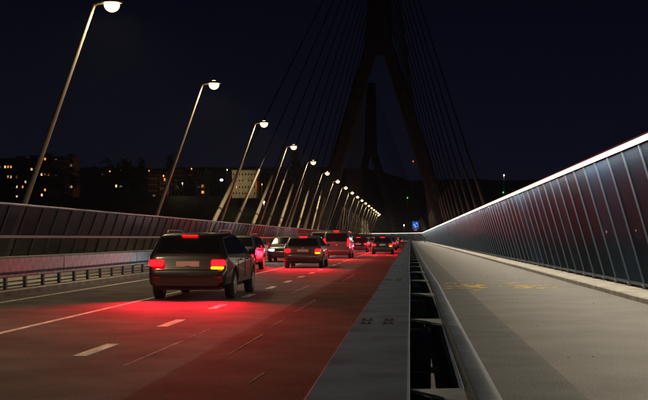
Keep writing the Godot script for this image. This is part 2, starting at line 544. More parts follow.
func parapet(t: Node3D, base: Vector2, top: Vector2, step: float, s0: float, n: int, pane: StandardMaterial3D, thick: float) -> void:
	var lean := atan2(base.x - top.x, top.y - base.y)
	var tall := (top - base).length()
	var side := signf(base.x)
	var here := Transform3D(Basis(Vector3.BACK, lean), Vector3(base.x, base.y, 0))
	var st := tool()
	# blade post, widest at its foot
	var out := side * 0.05
	for e in [[0.0, 0.13, 0.10], [tall * 0.5, 0.0, 0.0]]:
		pass
	box(st, here * Transform3D(Basis.IDENTITY, Vector3(out * 0.4, tall / 2, 0)), Vector3(0.075, tall, thick), 0.004)
	var post_mesh := finish(st, M.post)
	st = tool()
	box(st, here * Transform3D(Basis.IDENTITY, Vector3(0.03 * side, 0.05, 0)), Vector3(0.16, 0.1, 0.13), 0.012)
	var shoe_mesh := finish(st, M.collar)
	st = tool()
	box(st, here * Transform3D(Basis.IDENTITY, Vector3(0.018 * side, tall / 2 + 0.03, -step / 2)), Vector3(0.012, tall - 0.16, step - thick - 0.012))
	var pane_meshes := [finish(st, pane)]
	for q in [0.8, 1.3]:
		var other: ArrayMesh = pane_meshes[0].duplicate()
		var m: StandardMaterial3D = pane.duplicate()
		m.albedo_color = Color(pane.albedo_color.r * q, pane.albedo_color.g * q, pane.albedo_color.b * q, pane.albedo_color.a)
		other.surface_set_material(0, m)
		pane_meshes.append(other)
	for k in n:
		var f := frame(s0 + k * step)
		var p := put("post", post_mesh, t, f)
		if k < 60:
			put("post_shoe", shoe_mesh, p)
		put("glass_panel", pane_meshes[[0, 0, 1, 2][rng.randi() % 4]], t, f * Transform3D(Basis(Vector3.UP, spread(1) * 0.0012), Vector3(spread(1) * 0.003, 0, 0)))
	st = tool()
	var low := here * Vector3(0.02 * side, 0.09, 0)
	sweep(st, rect(low.x - 0.03, low.x + 0.03, low.y - 0.03, low.y + 0.03), stations(s0, minf(BEND_S, s0 + n * step), 8) + stations(BEND_S + 3, s0 + n * step, 3))
	obj("bottom_rail", st, M.post, t)

# ------------------------------------------------------------------ street lamps
const NTH := ["first", "second", "third", "fourth", "fifth", "sixth", "seventh", "eighth", "ninth", "tenth", "eleventh", "twelfth", "thirteenth"]
func build_lamps() -> void:
	var places := []
	for k in range(-2, 19):
		places.append(33.2 + 17.3 * k)
	for k in places.size():
		var s: float = places[k]
		var t := thing("street_lamp", "leaning warm street lamp behind the glass parapet, %s" % (NTH[9 - k] + " before the nearer pylon" if k <= 9 else NTH[k - 10] + " beyond the nearer pylon"), "street lamp", frame(s), "street lamps along the bridge")
		lamp_parts(t, Vector3(-12.42, 0.15, 0), Vector3(-9.52, CAM_Y + 7.06, 0), 1.0, 34.0)

func lamp_parts(t: Node3D, foot: Vector3, top: Vector3, side: float, energy: float) -> void:
	var key := "lamp_%s_%s" % [foot, top]
	if not M.has(key):
		var st := tool()
		tube(st, [foot, foot.lerp(top, 0.3), top], [0.095, 0.08, 0.05], 10)
		M[key] = finish(st, M.lamp_pole)
		st = tool()
		tube(st, [foot - Vector3(0, 0.01, 0), foot + Vector3(0.1 * side, 0.28, 0)], [0.16, 0.13], 12)
		M[key + "foot"] = finish(st, M.collar)
		st = tool()
		tube(st, [top - Vector3(0.03 * side, 0.06, 0), top + Vector3(0.1 * side, 0.015, 0), top + Vector3(0.3 * side, 0.03, 0)], [0.045, 0.04, 0.035], 8)
		M[key + "arm"] = finish(st, M.lamp_pole)
		# flat head, its glowing bowl below
		st = tool()
		var c := top + Vector3(0.52 * side, 0.05, 0)
		for ring in [[-0.02, 0.30, 0.22, 0.03, 0.33, 0.25], [0.03, 0.33, 0.25, 0.09, 0.22, 0.16], [0.09, 0.22, 0.16, 0.11, 0.05, 0.04]]:
			for j in 16:
				var a := TAU * j / 16
				var b := TAU * (j + 1) / 16
				quad(st, c + Vector3(cos(b) * ring[1], ring[0], sin(b) * ring[2]), c + Vector3(cos(b) * ring[4], ring[3], sin(b) * ring[5]), c + Vector3(cos(a) * ring[4], ring[3], sin(a) * ring[5]), c + Vector3(cos(a) * ring[1], ring[0], sin(a) * ring[2]), 1)
		M[key + "head"] = finish(st, M.lamp_head)
		var ball := SphereMesh.new()
		ball.radius = 0.23
		ball.height = 0.42
		ball.radial_segments = 20
		ball.rings = 10
		ball.material = M.lamp_bowl
		M[key + "bowl"] = ball
	put("pole", M[key], t)
	put("foot_plate", M[key + "foot"], t)
	put("arm", M[key + "arm"], t)
	var h := put("lamp_head", M[key + "head"], t)
	var at_ := top + Vector3(0.52 * side, -0.03, 0)
	put("lamp_bowl", M[key + "bowl"], h, Transform3D(Basis.IDENTITY, at_))
	var l := SpotLight3D.new()
	l.name = "lamp_light"
	t.add_child(l, true)
	l.position = at_ + Vector3(0, -0.03, 0)
	l.rotation.x = -PI / 2
	l.spot_angle = 84.0
	l.spot_range = 80.0
	l.spot_attenuation = 2.0
	l.light_size = 0.15
	l.light_color = Color(1.0, 0.88, 0.68)
	l.light_energy = energy
	l.shadow_enabled = true

# ------------------------------------------------------------------ pylons and stays
func build_pylons() -> void:
	var ps := [165.0, 377.0]
	for k in 2:
		var t := thing("pylon", ["tall concrete bridge pylon whose two leaning legs straddle the road", "farther concrete bridge pylon standing at the bend of the bridge"][k], "pylon", frame(ps[k]))
		for e in [-1, 1]:
			var st := tool()
			var foot := Vector3(-15.1 if e < 0 else 6.8, -2.0, 0)
			var apex := Vector3(-4.6 + e * 0.9, 31.0, 0)
			var low := Vector3(-17.5 if e < 0 else 9.2, -68.0, 0)
			leg(st, foot, apex, 1.15, 0.95, 1.7, 1.5)
			obj("leg", st, M.pylon, t)
			st = tool()
			leg(st, low, foot, 1.7, 1.15, 2.2, 1.7)
			obj("lower_leg", st, M.pylon, t)
		var st2 := tool()
		leg(st2, Vector3(-4.6, 29.0, 0), Vector3(-4.6, 54.0, 0), 1.95, 1.35, 1.45, 1.3)
		obj("mast", st2, M.pylon, t)
		st2 = tool()
		box(st2, Transform3D(Basis.IDENTITY, Vector3(-4.2, -3.6, 0)), Vector3(21, 1.8, 2.4), 0.1)
		obj("cross_beam", st2, M.pylon, t)
		var f := frame(ps[k])
		for n in 10:
			for dir in [-1, 1]:
				for side in [-1, 1]:
					var reach := 100.8 - n * 8.65
					var s: float = ps[k] + dir * reach
					if s > 462:
						continue
					var high := CAM_Y + 50.0 - n * 1.75
					stay(at(s, -12.5 if side < 0 else 5.35, 0.2), f * Vector3(-4.6 + side * 1.2, high, dir * -0.9), n, side, dir, k)

func leg(st: SurfaceTool, a: Vector3, b: Vector3, wa: float, wb: float, da: float, db: float) -> void:
	var c := 0.25
	var ring := [Vector2(-1 + c, -1), Vector2(-1, -1 + c), Vector2(-1, 1 - c), Vector2(-1 + c, 1), Vector2(1 - c, 1), Vector2(1, 1 - c), Vector2(1, -1 + c), Vector2(1 - c, -1)]
	for i in 8:
		var p: Vector2 = ring[i]
		var q: Vector2 = ring[(i + 1) % 8]
		quad(st, a + Vector3(q.x * wa, 0, q.y * da), b + Vector3(q.x * wb, 0, q.y * db), b + Vector3(p.x * wb, 0, p.y * db), a + Vector3(p.x * wa, 0, p.y * da))
	for i in range(1, 7):
		tri(st, b + Vector3(ring[0].x * wb, 0, ring[0].y * db), b + Vector3(ring[i + 1].x * wb, 0, ring[i + 1].y * db), b + Vector3(ring[i].x * wb, 0, ring[i].y * db))

func stay(foot: Vector3, top: Vector3, n: int, side: int, dir: int, k: int) -> void:
	var t := thing("stay_cable", "", "stay cable", Transform3D(Basis.IDENTITY, foot), "stay cables of the bridge pylons")
	var where := "behind the glass parapet" if side < 0 else "behind the lit handrail"
	var which := "nearer" if k == 0 else "farther"
	var order: String = "innermost" if n == 9 else "outermost" if n == 0 else NTH[n] + " from outside"
	t.set_meta("label", "stay cable %s, %s, %s side of %s pylon" % [where, order, "near" if dir < 0 else "far", which])
	var d := top - foot
	var st := tool()
	tube(st, [d * (5.5 / d.y), d], [0.065, 0.065], 6)
	obj("cable", st, M.cable, t)
	st = tool()
	tube(st, [d.normalized() * 0.5, d * (3.0 / d.y), d * (6.4 / d.y)], [0.14, 0.135, 0.10], 10)
	obj("sleeve", st, M.sleeve, t)
	st = tool()
	tube(st, [-d.normalized() * 0.3, d.normalized() * 0.75], [0.2, 0.19], 10)
	obj("anchor_collar", st, M.collar, t)
	if n < 5:
		st = tool()
		tube(st, [d * (2.9 / d.y), d * (3.0 / d.y)], [0.15, 0.15], 10)
		obj("clamp_ring", st, M.collar, t)

# ------------------------------------------------------------------ cars
const BELT := 0.93
func car_half_width(kind: Dictionary, u: float, y: float) -> float:
	var w: float = kind.w
	if y > BELT:
		w -= (y - BELT) / (kind.roof - BELT) * kind.tumble
	elif y < 0.5:
		w -= (0.5 - y) * 0.14
	var e : float = absf(u) / kind.half
	return w * (1.0 - 0.10 * pow(e, 5.0))

func arch(out: Array, c: float, r: float) -> void:
	for j in 9:
		var a := PI * j / 8.0
		out.append(Vector2(c + r * cos(a), 0.30 + r * sin(a)))

func car_kinds() -> Dictionary:
	return {
		"hatchback": {"w": 0.89, "half": 2.05, "roof": 1.46, "tumble": 0.24, "front": 1.28, "rear": -1.24,
			"top": [Vector2(-1.98, 0.30), Vector2(-2.05, 0.42), Vector2(-2.05, 0.62), Vector2(-2.0, 0.68), Vector2(-1.99, 0.88), Vector2(-1.95, 0.96), Vector2(-1.70, 1.34), Vector2(-1.62, 1.41), Vector2(-1.1, 1.455), Vector2(-0.5, 1.46), Vector2(0.0, 1.43), Vector2(0.22, 1.38), Vector2(0.95, 0.98), Vector2(1.15, 0.93), Vector2(1.7, 0.84), Vector2(1.93, 0.74), Vector2(2.03, 0.6), Vector2(2.05, 0.42), Vector2(1.98, 0.28)],
			"rear_glass": [-1.93, 1.0, -1.715, 1.325], "front_glass": [0.28, 1.35, 0.9, 1.01], "side": [Vector2(-1.66, 1.0), Vector2(-1.50, 1.34), Vector2(-0.5, 1.39), Vector2(0.05, 1.345), Vector2(0.72, 1.0)], "lamp": [0.72, 0.86, 0.24, -2.01]},
		"estate": {"w": 0.91, "half": 2.32, "roof": 1.47, "tumble": 0.25, "front": 1.42, "rear": -1.40,
			"top": [Vector2(-2.25, 0.30), Vector2(-2.32, 0.42), Vector2(-2.32, 0.62), Vector2(-2.27, 0.68), Vector2(-2.25, 0.9), Vector2(-2.2, 0.98), Vector2(-1.98, 1.36), Vector2(-1.9, 1.425), Vector2(-1.2, 1.465), Vector2(-0.5, 1.47), Vector2(0.0, 1.44), Vector2(0.22, 1.39), Vector2(0.98, 0.98), Vector2(1.2, 0.93), Vector2(1.95, 0.83), Vector2(2.2, 0.73), Vector2(2.31, 0.6), Vector2(2.32, 0.42), Vector2(2.25, 0.28)],
			"rear_glass": [-2.18, 1.02, -1.995, 1.335], "front_glass": [0.28, 1.36, 0.93, 1.01], "side": [Vector2(-1.96, 1.0), Vector2(-1.78, 1.33), Vector2(-0.5, 1.40), Vector2(0.05, 1.355), Vector2(0.75, 1.0)], "lamp": [0.74, 0.88, 0.30, -2.275]},
		"van": {"w": 0.95, "half": 2.35, "roof": 1.88, "tumble": 0.14, "front": 1.5, "rear": -1.42,
			"top": [Vector2(-2.28, 0.32), Vector2(-2.35, 0.42), Vector2(-2.35, 0.6), Vector2(-2.31, 0.66), Vector2(-2.29, 1.05), Vector2(-2.2, 1.78), Vector2(-2.12, 1.85), Vector2(-1.5, 1.88), Vector2(0.1, 1.86), Vector2(0.42, 1.8), Vector2(1.3, 1.1), Vector2(1.5, 1.02), Vector2(2.05, 0.9), Vector2(2.25, 0.78), Vector2(2.33, 0.6), Vector2(2.35, 0.44), Vector2(2.28, 0.3)],
			"rear_glass": [-2.285, 1.12, -2.215, 1.66], "front_glass": [0.5, 1.74, 1.25, 1.15], "side": [Vector2(-2.0, 1.12), Vector2(-1.94, 1.66), Vector2(0.2, 1.66), Vector2(0.95, 1.12)], "lamp": [0.8, 1.3, 0.13, -2.27]},
	}

func inset(poly: PackedVector2Array, d: float) -> PackedVector2Array:
	var out := PackedVector2Array()
	var n := poly.size()
	for i in n:
		var e0 := (poly[i] - poly[(i + n - 1) % n]).normalized()
		var e1 := (poly[(i + 1) % n] - poly[i]).normalized()
		var nn := (Vector2(e0.y, -e0.x) + Vector2(e1.y, -e1.x))
		nn = nn.normalized() if nn.length() > 0.01 else Vector2.ZERO
		out.append(poly[i] + nn * d)
	return out

# car axes: forward is -z, u = -z; clockwise silhouette from the rear bumper over the roof to the front
func make_car(kind_name: String, paint: Material, label: String, blink := 0) -> Node3D:
	var kind: Dictionary = car_kinds()[kind_name]
	var t := thing({"hatchback": "hatchback_car", "estate": "estate_car", "van": "van"}[kind_name], label, "van" if kind_name == "van" else "car", Transform3D.IDENTITY, "traffic on the carriageway")
	var ring := []
	ring.append_array(kind.top)
	arch(ring, kind.front, 0.37)
	arch(ring, kind.rear, 0.37)
	var poly := PackedVector2Array(ring)
	var layers := [[-1.0, 0.075], [-0.975, 0.03], [-0.92, 0.008], [-0.8, 0.0], [-0.4, -0.006], [0.0, -0.012], [0.4, -0.006], [0.8, 0.0], [0.92, 0.008], [0.975, 0.03], [1.0, 0.075]]
	var st := tool()
	var rows := []
	for l in layers:
		var p := inset(poly, l[1])
		var row := []
		for v in p:
			row.append(Vector3(l[0] * car_half_width(kind, v.x, v.y), v.y, -v.x))
		rows.append(row)
	var n := poly.size()
	for j in rows.size() - 1:
		for i in n:
			var i2 := (i + 1) % n
			quad(st, rows[j][i], rows[j][i2], rows[j + 1][i2], rows[j + 1][i], 1)
	var cap := inset(poly, 0.075)
	var cuts := [0.0, 0.5, BELT, 1.2, 1.6, 2.4]
	for b in cuts.size() - 1:
		var band := PackedVector2Array([Vector2(-4, cuts[b]), Vector2(-4, cuts[b + 1]), Vector2(4, cuts[b + 1]), Vector2(4, cuts[b])])
		for piece in Geometry2D.intersect_polygons(cap, band):
			var idx := Geometry2D.triangulate_polygon(piece)
			for q in range(0, idx.size(), 3):
				for side in [-1.0, 1.0]:
					var v := []
					for w in 3:
						var p2: Vector2 = piece[idx[q + w]]
						v.append(Vector3(side * car_half_width(kind, p2.x, p2.y), p2.y, -p2.x))
					var nrm: Vector3 = (v[1] - v[0]).cross(v[2] - v[0])
					if nrm.x * side > 0:
						tri(st, v[0], v[2], v[1])
					else:
						tri(st, v[0], v[1], v[2])
	obj("body", st, paint, t)
	# glass
	for g in [["rear_window", kind.rear_glass, 1.0], ["windscreen", kind.front_glass, -1.0]]:
		var a: Array = g[1]
		st = tool()
		var nx := Vector2(a[3] - a[1], -(a[2] - a[0])).normalized() * 0.014
		if nx.y < 0:
			nx = -nx
		var wa := car_half_width(kind, a[0], a[1]) * 0.86
		var wb := car_half_width(kind, a[2], a[3]) * 0.86
		var v := [Vector3(-wa, a[1] + nx.y, -(a[0] + nx.x)), Vector3(-wb, a[3] + nx.y, -(a[2] + nx.x)), Vector3(wb, a[3] + nx.y, -(a[2] + nx.x)), Vector3(wa, a[1] + nx.y, -(a[0] + nx.x))]
		var mid0: Vector3 = (v[0] + v[3]) / 2 + Vector3(0, nx.y, -nx.x) * 1.2
		var mid1: Vector3 = (v[1] + v[2]) / 2 + Vector3(0, nx.y, -nx.x) * 1.2
		quad(st, v[0], v[1], mid1, mid0, 1)
		quad(st, mid0, mid1, v[2], v[3], 1)
		obj(g[0], st, M.car_glass, t)
	for side in [-1.0, 1.0]:
		var pts: Array = kind.side
		var split := -0.35
		for half in 2:
			var clip := PackedVector2Array([Vector2(-4, 0), Vector2(-4, 3), Vector2(split - 0.03, 3), Vector2(split - 0.03, 0)]) if half == 0 else PackedVector2Array([Vector2(split + 0.03, 0), Vector2(split + 0.03, 3), Vector2(4, 3), Vector2(4, 0)])
			for piece in Geometry2D.intersect_polygons(PackedVector2Array(pts), clip):
				st = tool()
				var idx := Geometry2D.triangulate_polygon(piece)
				for q in range(0, idx.size(), 3):
					var v := []
					for w in 3:
						var p2: Vector2 = piece[idx[q + w]]
						v.append(Vector3(side * (car_half_width(kind, p2.x, p2.y) + 0.008), p2.y, -p2.x))
					tri(st, v[0], v[1], v[2])
				obj("side_window", st, M.car_glass, t)
		# mirrors
		st = tool()
		box(st, Transform3D(Basis(Vector3.UP, side * 0.1), Vector3(side * (kind.w + 0.07), 1.02, -0.62)), Vector3(0.17, 0.13, 0.09), 0.03)
		obj("mirror", st, paint, t)
		st = tool()
		for u in [-0.75, 0.35]:
			box(st, Transform3D(Basis.IDENTITY, Vector3(side * (car_half_width(kind, u, 0.86) + 0.012), 0.86, -u)), Vector3(0.03, 0.03, 0.2), 0.008)
		obj("door_handle", st, M.car_trim, t)
		st = tool()
		for u in [-1.02, -0.02, 0.92]:
			box(st, Transform3D(Basis.IDENTITY, Vector3(side * (car_half_width(kind, u, 0.7) + 0.001), 0.66, -u)), Vector3(0.008, 0.44, 0.012))
		obj("door_gap", st, M.tyre, t)
		if kind_name == "estate":
			st = tool()
			tube(st, [Vector3(side * 0.55, 1.46, 1.7), Vector3(side * 0.58, 1.52, 1.5), Vector3(side * 0.58, 1.525, 0.2), Vector3(side * 0.55, 1.46, -0.05)], [0.015, 0.015, 0.015, 0.015], 6)
			obj("roof_bar", st, M.rim, t)
	# tailgate seam, wiper, badge, aerial
	st = tool()
	var zr: float = -kind.lamp[3] - 0.02
	box(st, Transform3D(Basis.IDENTITY, Vector3(0, 0.665, zr + 0.045)), Vector3(kind.w * 1.45, 0.012, 0.03))
	obj("tailgate_gap", st, M.tyre, t)
	st = tool()
	var rg: Array = kind.rear_glass
	var w0 := Vector3(0.0, rg[1] + 0.01, -rg[0] + 0.03)
	var w1 := Vector3(-0.36, lerpf(rg[1], rg[3], 0.22), -lerpf(rg[0], rg[2], 0.22) + 0.03)
	tube(st, [w0, w1], [0.012, 0.006], 5)
	obj("rear_wiper", st, M.tyre, t)
	st = tool()
	tube(st, [Vector3(0, 0.90, -kind.rear_glass[0] + 0.005), Vector3(0, 0.90, -kind.rear_glass[0] + 0.075)], [0.04, 0.04], 12)
	obj("badge", st, M.rim, t)
	st = tool()
	tube(st, [Vector3(0, kind.roof - 0.02, 1.3), Vector3(0, kind.roof + 0.16, 1.42)], [0.01, 0.004], 5)
	obj("aerial", st, M.tyre, t)
	st = tool()
	for e in [-1.0, 1.0]:
		box(st, Transform3D(Basis.IDENTITY, Vector3(e * kind.w * 0.72, 0.5, kind.half - 0.01)), Vector3(0.16, 0.03, 0.04), 0.006)
	obj("reflector", st, M.reflector, t)
	# wheels
	var tyre := tool()
	tube(tyre, [Vector3(-0.1, 0, 0), Vector3(-0.085, 0, 0), Vector3(0.085, 0, 0), Vector3(0.1, 0, 0)], [0.27, 0.31, 0.31, 0.27], 22)
	var tyre_mesh := finish(tyre, M.tyre)
	var rim := tool()
	tube(rim, [Vector3(-0.102, 0, 0), Vector3(-0.09, 0, 0), Vector3(0.09, 0, 0), Vector3(0.102, 0, 0)], [0.2, 0.205, 0.205, 0.2], 16)
	for k in 5:
		box(rim, Transform3D(Basis(Vector3.RIGHT, TAU * k / 5), Vector3.ZERO) * Transform3D(Basis.IDENTITY, Vector3(0, 0.1, 0)), Vector3(0.216, 0.18, 0.045), 0.01)
	var rim_mesh := finish(rim, M.rim)
	for side in [-1.0, 1.0]:
		for u in [kind.front, kind.rear]:
			var w := put("wheel", tyre_mesh, t, Transform3D(Basis.IDENTITY, Vector3(side * (kind.w - 0.115), 0.31, -u)))
			put("rim", rim_mesh, w)
	# rear: lamps, plate, bumper strip
	var la: Array = kind.lamp
	for side in [-1.0, 1.0]:
		var wl := car_half_width(kind, kind.half * -0.97, (la[0] + la[1]) / 2)
		st = tool()
		var cx: float = side * (wl - la[2] / 2 - 0.015)
		box(st, Transform3D(Basis(Vector3.UP, side * 0.12), Vector3(cx, (la[0] + la[1]) / 2, -la[3])), Vector3(la[2], la[1] - la[0], 0.11), 0.03)
		obj("tail_light", st, M.tail, t)
		if blink != 0 and signf(blink) == side:
			st = tool()
			box(st, Transform3D(Basis.IDENTITY, Vector3(cx - side * 0.02, la[0] - 0.035, -la[3] + 0.01)), Vector3(la[2] * 0.9, 0.055, 0.1), 0.02)
			obj("indicator_light", st, M.amber, t)
		rear_glow(t, Vector3(cx, (la[0] + la[1]) / 2, -la[3] + 0.075))
		# headlight
		st = tool()
		var hx: float = side * (car_half_width(kind, kind.half * 0.93, 0.66) - 0.22)
		box(st, Transform3D(Basis(Vector3.UP, side * -0.25), Vector3(hx, 0.67, -kind.half * 0.962)), Vector3(0.30, 0.11, 0.12), 0.03)
		obj("headlight", st, M.head, t)
		beam(t, Vector3(hx, 0.67, -kind.half - 0.05))
	st = tool()
	box(st, Transform3D(Basis.IDENTITY, Vector3(0, 1.40 if kind_name != "van" else 1.80, -la[3] - (0.27 if kind_name != "van" else -0.06))), Vector3(0.34, 0.025, 0.05), 0.008)
	obj("brake_light", st, M.tail, t)
	st = tool()
	box(st, Transform3D(Basis.IDENTITY, Vector3(0, 0.79, -la[3] - 0.025)), Vector3(0.5, 0.115, 0.05), 0.005)
	obj("number_plate", st, M.plate, t)
	st = tool()
	box(st, Transform3D(Basis.IDENTITY, Vector3(0, 0.40, kind.half - 0.05)), Vector3(kind.w * 1.5, 0.16, 0.13), 0.03)
	obj("bumper", st, M.car_trim, t)
	st = tool()
	box(st, Transform3D(Basis.IDENTITY, Vector3(0, 0.40, -kind.half + 0.05)), Vector3(kind.w * 1.3, 0.18, 0.13), 0.03)
	obj("grille", st, M.car_trim, t)
	st = tool()
	box(st, Transform3D(Basis.IDENTITY, Vector3(0, 0.27, 0)), Vector3(kind.w * 1.5, 0.1, kind.half * 1.8), 0.03)
	obj("underbody", st, M.car_trim, t)
	return t

func rear_glow(t: Node3D, where: Vector3) -> void:
	var l := SpotLight3D.new()
	l.name = "tail_lamp_light"
	t.add_child(l, true)
	l.transform = Transform3D(Basis.looking_at(Vector3(0, -0.7, 1).normalized(), Vector3.UP), where)
	l.spot_angle = 55.0
	l.spot_angle_attenuation = 1.0
	l.spot_range = 60.0
	l.spot_attenuation = 2.0
	l.light_size = 0.12
	l.light_color = Color(1.0, 0.06, 0.16)
	l.light_energy = 32.0
	l.shadow_enabled = true

func beam(t: Node3D, where: Vector3) -> void:
	var l := SpotLight3D.new()
	l.name = "headlight_light"
	t.add_child(l, true)
	l.transform = Transform3D(Basis.looking_at(Vector3(0, -0.08, -1).normalized(), Vector3.UP), where)
	l.spot_angle = 24.0
	l.spot_angle_attenuation = 1.0
	l.spot_range = 80.0
	l.spot_attenuation = 2.0
	l.light_size = 0.08
	l.light_color = Color(0.93, 0.97, 1.0)
	l.light_energy = 2.2
	l.shadow_enabled = true

func area(t: Node3D, called: String, where: Vector3, aim: Vector3, size: Vector2, c: Color, e: float) -> void:
	var l := AreaLight3D.new()
	l.name = called
	t.add_child(l, true)
	l.area_size = size
	l.area_normalize_energy = true
	l.light_color = c
	l.light_energy = e
	l.area_range = 60.0
	l.shadow_enabled = true
	l.transform = Transform3D(Basis.looking_at(aim.normalized(), Vector3.UP), where)

func build_traffic() -> void:
	var paints := []
	for c in [[0.02, 0.022, 0.028], [0.10, 0.10, 0.105], [0.04, 0.05, 0.075], [0.25, 0.25, 0.26], [0.10, 0.012, 0.015], [0.5, 0.5, 0.5]]:
		var m := mat(lin(c[0], c[1], c[2]), 0.35, 0.3)
		m.clearcoat_enabled = true
		m.clearcoat = 0.8
		m.clearcoat_roughness = 0.08
		paints.append(m)
	# [kind, paint, x, s of its middle, away from the camera?, indicator, label]
	var list := [
		["estate", 0, -4.8, 26.0, true, 1, "black estate car with roof bars and an amber indicator lit"],
		["hatchback", 1, -4.78, 51.0, true, 1, "grey hatchback with an amber indicator lit below its tail light"],
		["hatchback", 2, -2.25, 92.0, true, 1, "dark blue hatchback driving close along the median guard rail"],
		["van", 1, -4.8, 74.0, true, 0, "grey van driving away ahead of the grey hatchback"],
		["estate", 4, -2.3, 118.0, true, 0, "dark red estate car driving away along the median guard rail"],
		["hatchback", 0, -4.8, 104.0, true, 0, "small black hatchback driving away ahead of the grey van"],
		["estate", 1, -2.3, 140.0, true, 0, "small grey estate car driving away ahead of the dark red one"],
		["hatchback", 3, -4.8, 150.0, true, 0, "small silver hatchback driving away just before the nearer pylon"],
		["hatchback", 0, -2.3, 215.0, true, 0, "tiny black hatchback driving away beyond the nearer pylon"],
		["estate", 2, -7.2, 46.0, false, 0, "dark blue estate car with white headlights on beside the far guard rail"],
		["hatchback", 0, -7.2, 64.0, false, 0, "black hatchback with white headlights on beside the far guard rail"],
		["van", 5, -7.2, 90.0, false, 0, "white van with its headlights on coming along the far guard rail"],
		["estate", 3, -7.2, 125.0, false, 0, "small silver estate car with white headlights behind the white van"],
		["hatchback", 1, -7.2, 200.0, false, 0, "tiny grey hatchback with white headlights beyond the nearer pylon"],
	]
	for c in list:
		var t := make_car(c[0], paints[c[1]], c[6], c[5])
		t.transform = Transform3D(Basis(Vector3.UP, 0.0 if c[4] else PI), Vector3(c[2], 0.001, -c[3]))

# ------------------------------------------------------------------ people on the footpath
func bone(p: Vector3, a: Vector3, b: Vector3, ra: float, rb: float) -> float:
	var ab := b - a
	var h := clampf((p - a).dot(ab) / maxf(ab.length_squared(), 1e-6), 0, 1)
	return (p - a - ab * h).length() - lerpf(ra, rb, h)

func smin(a: float, b: float, k: float) -> float:
	var h := maxf(k - absf(a - b), 0.0) / k
	return minf(a, b) - h * h * k * 0.25

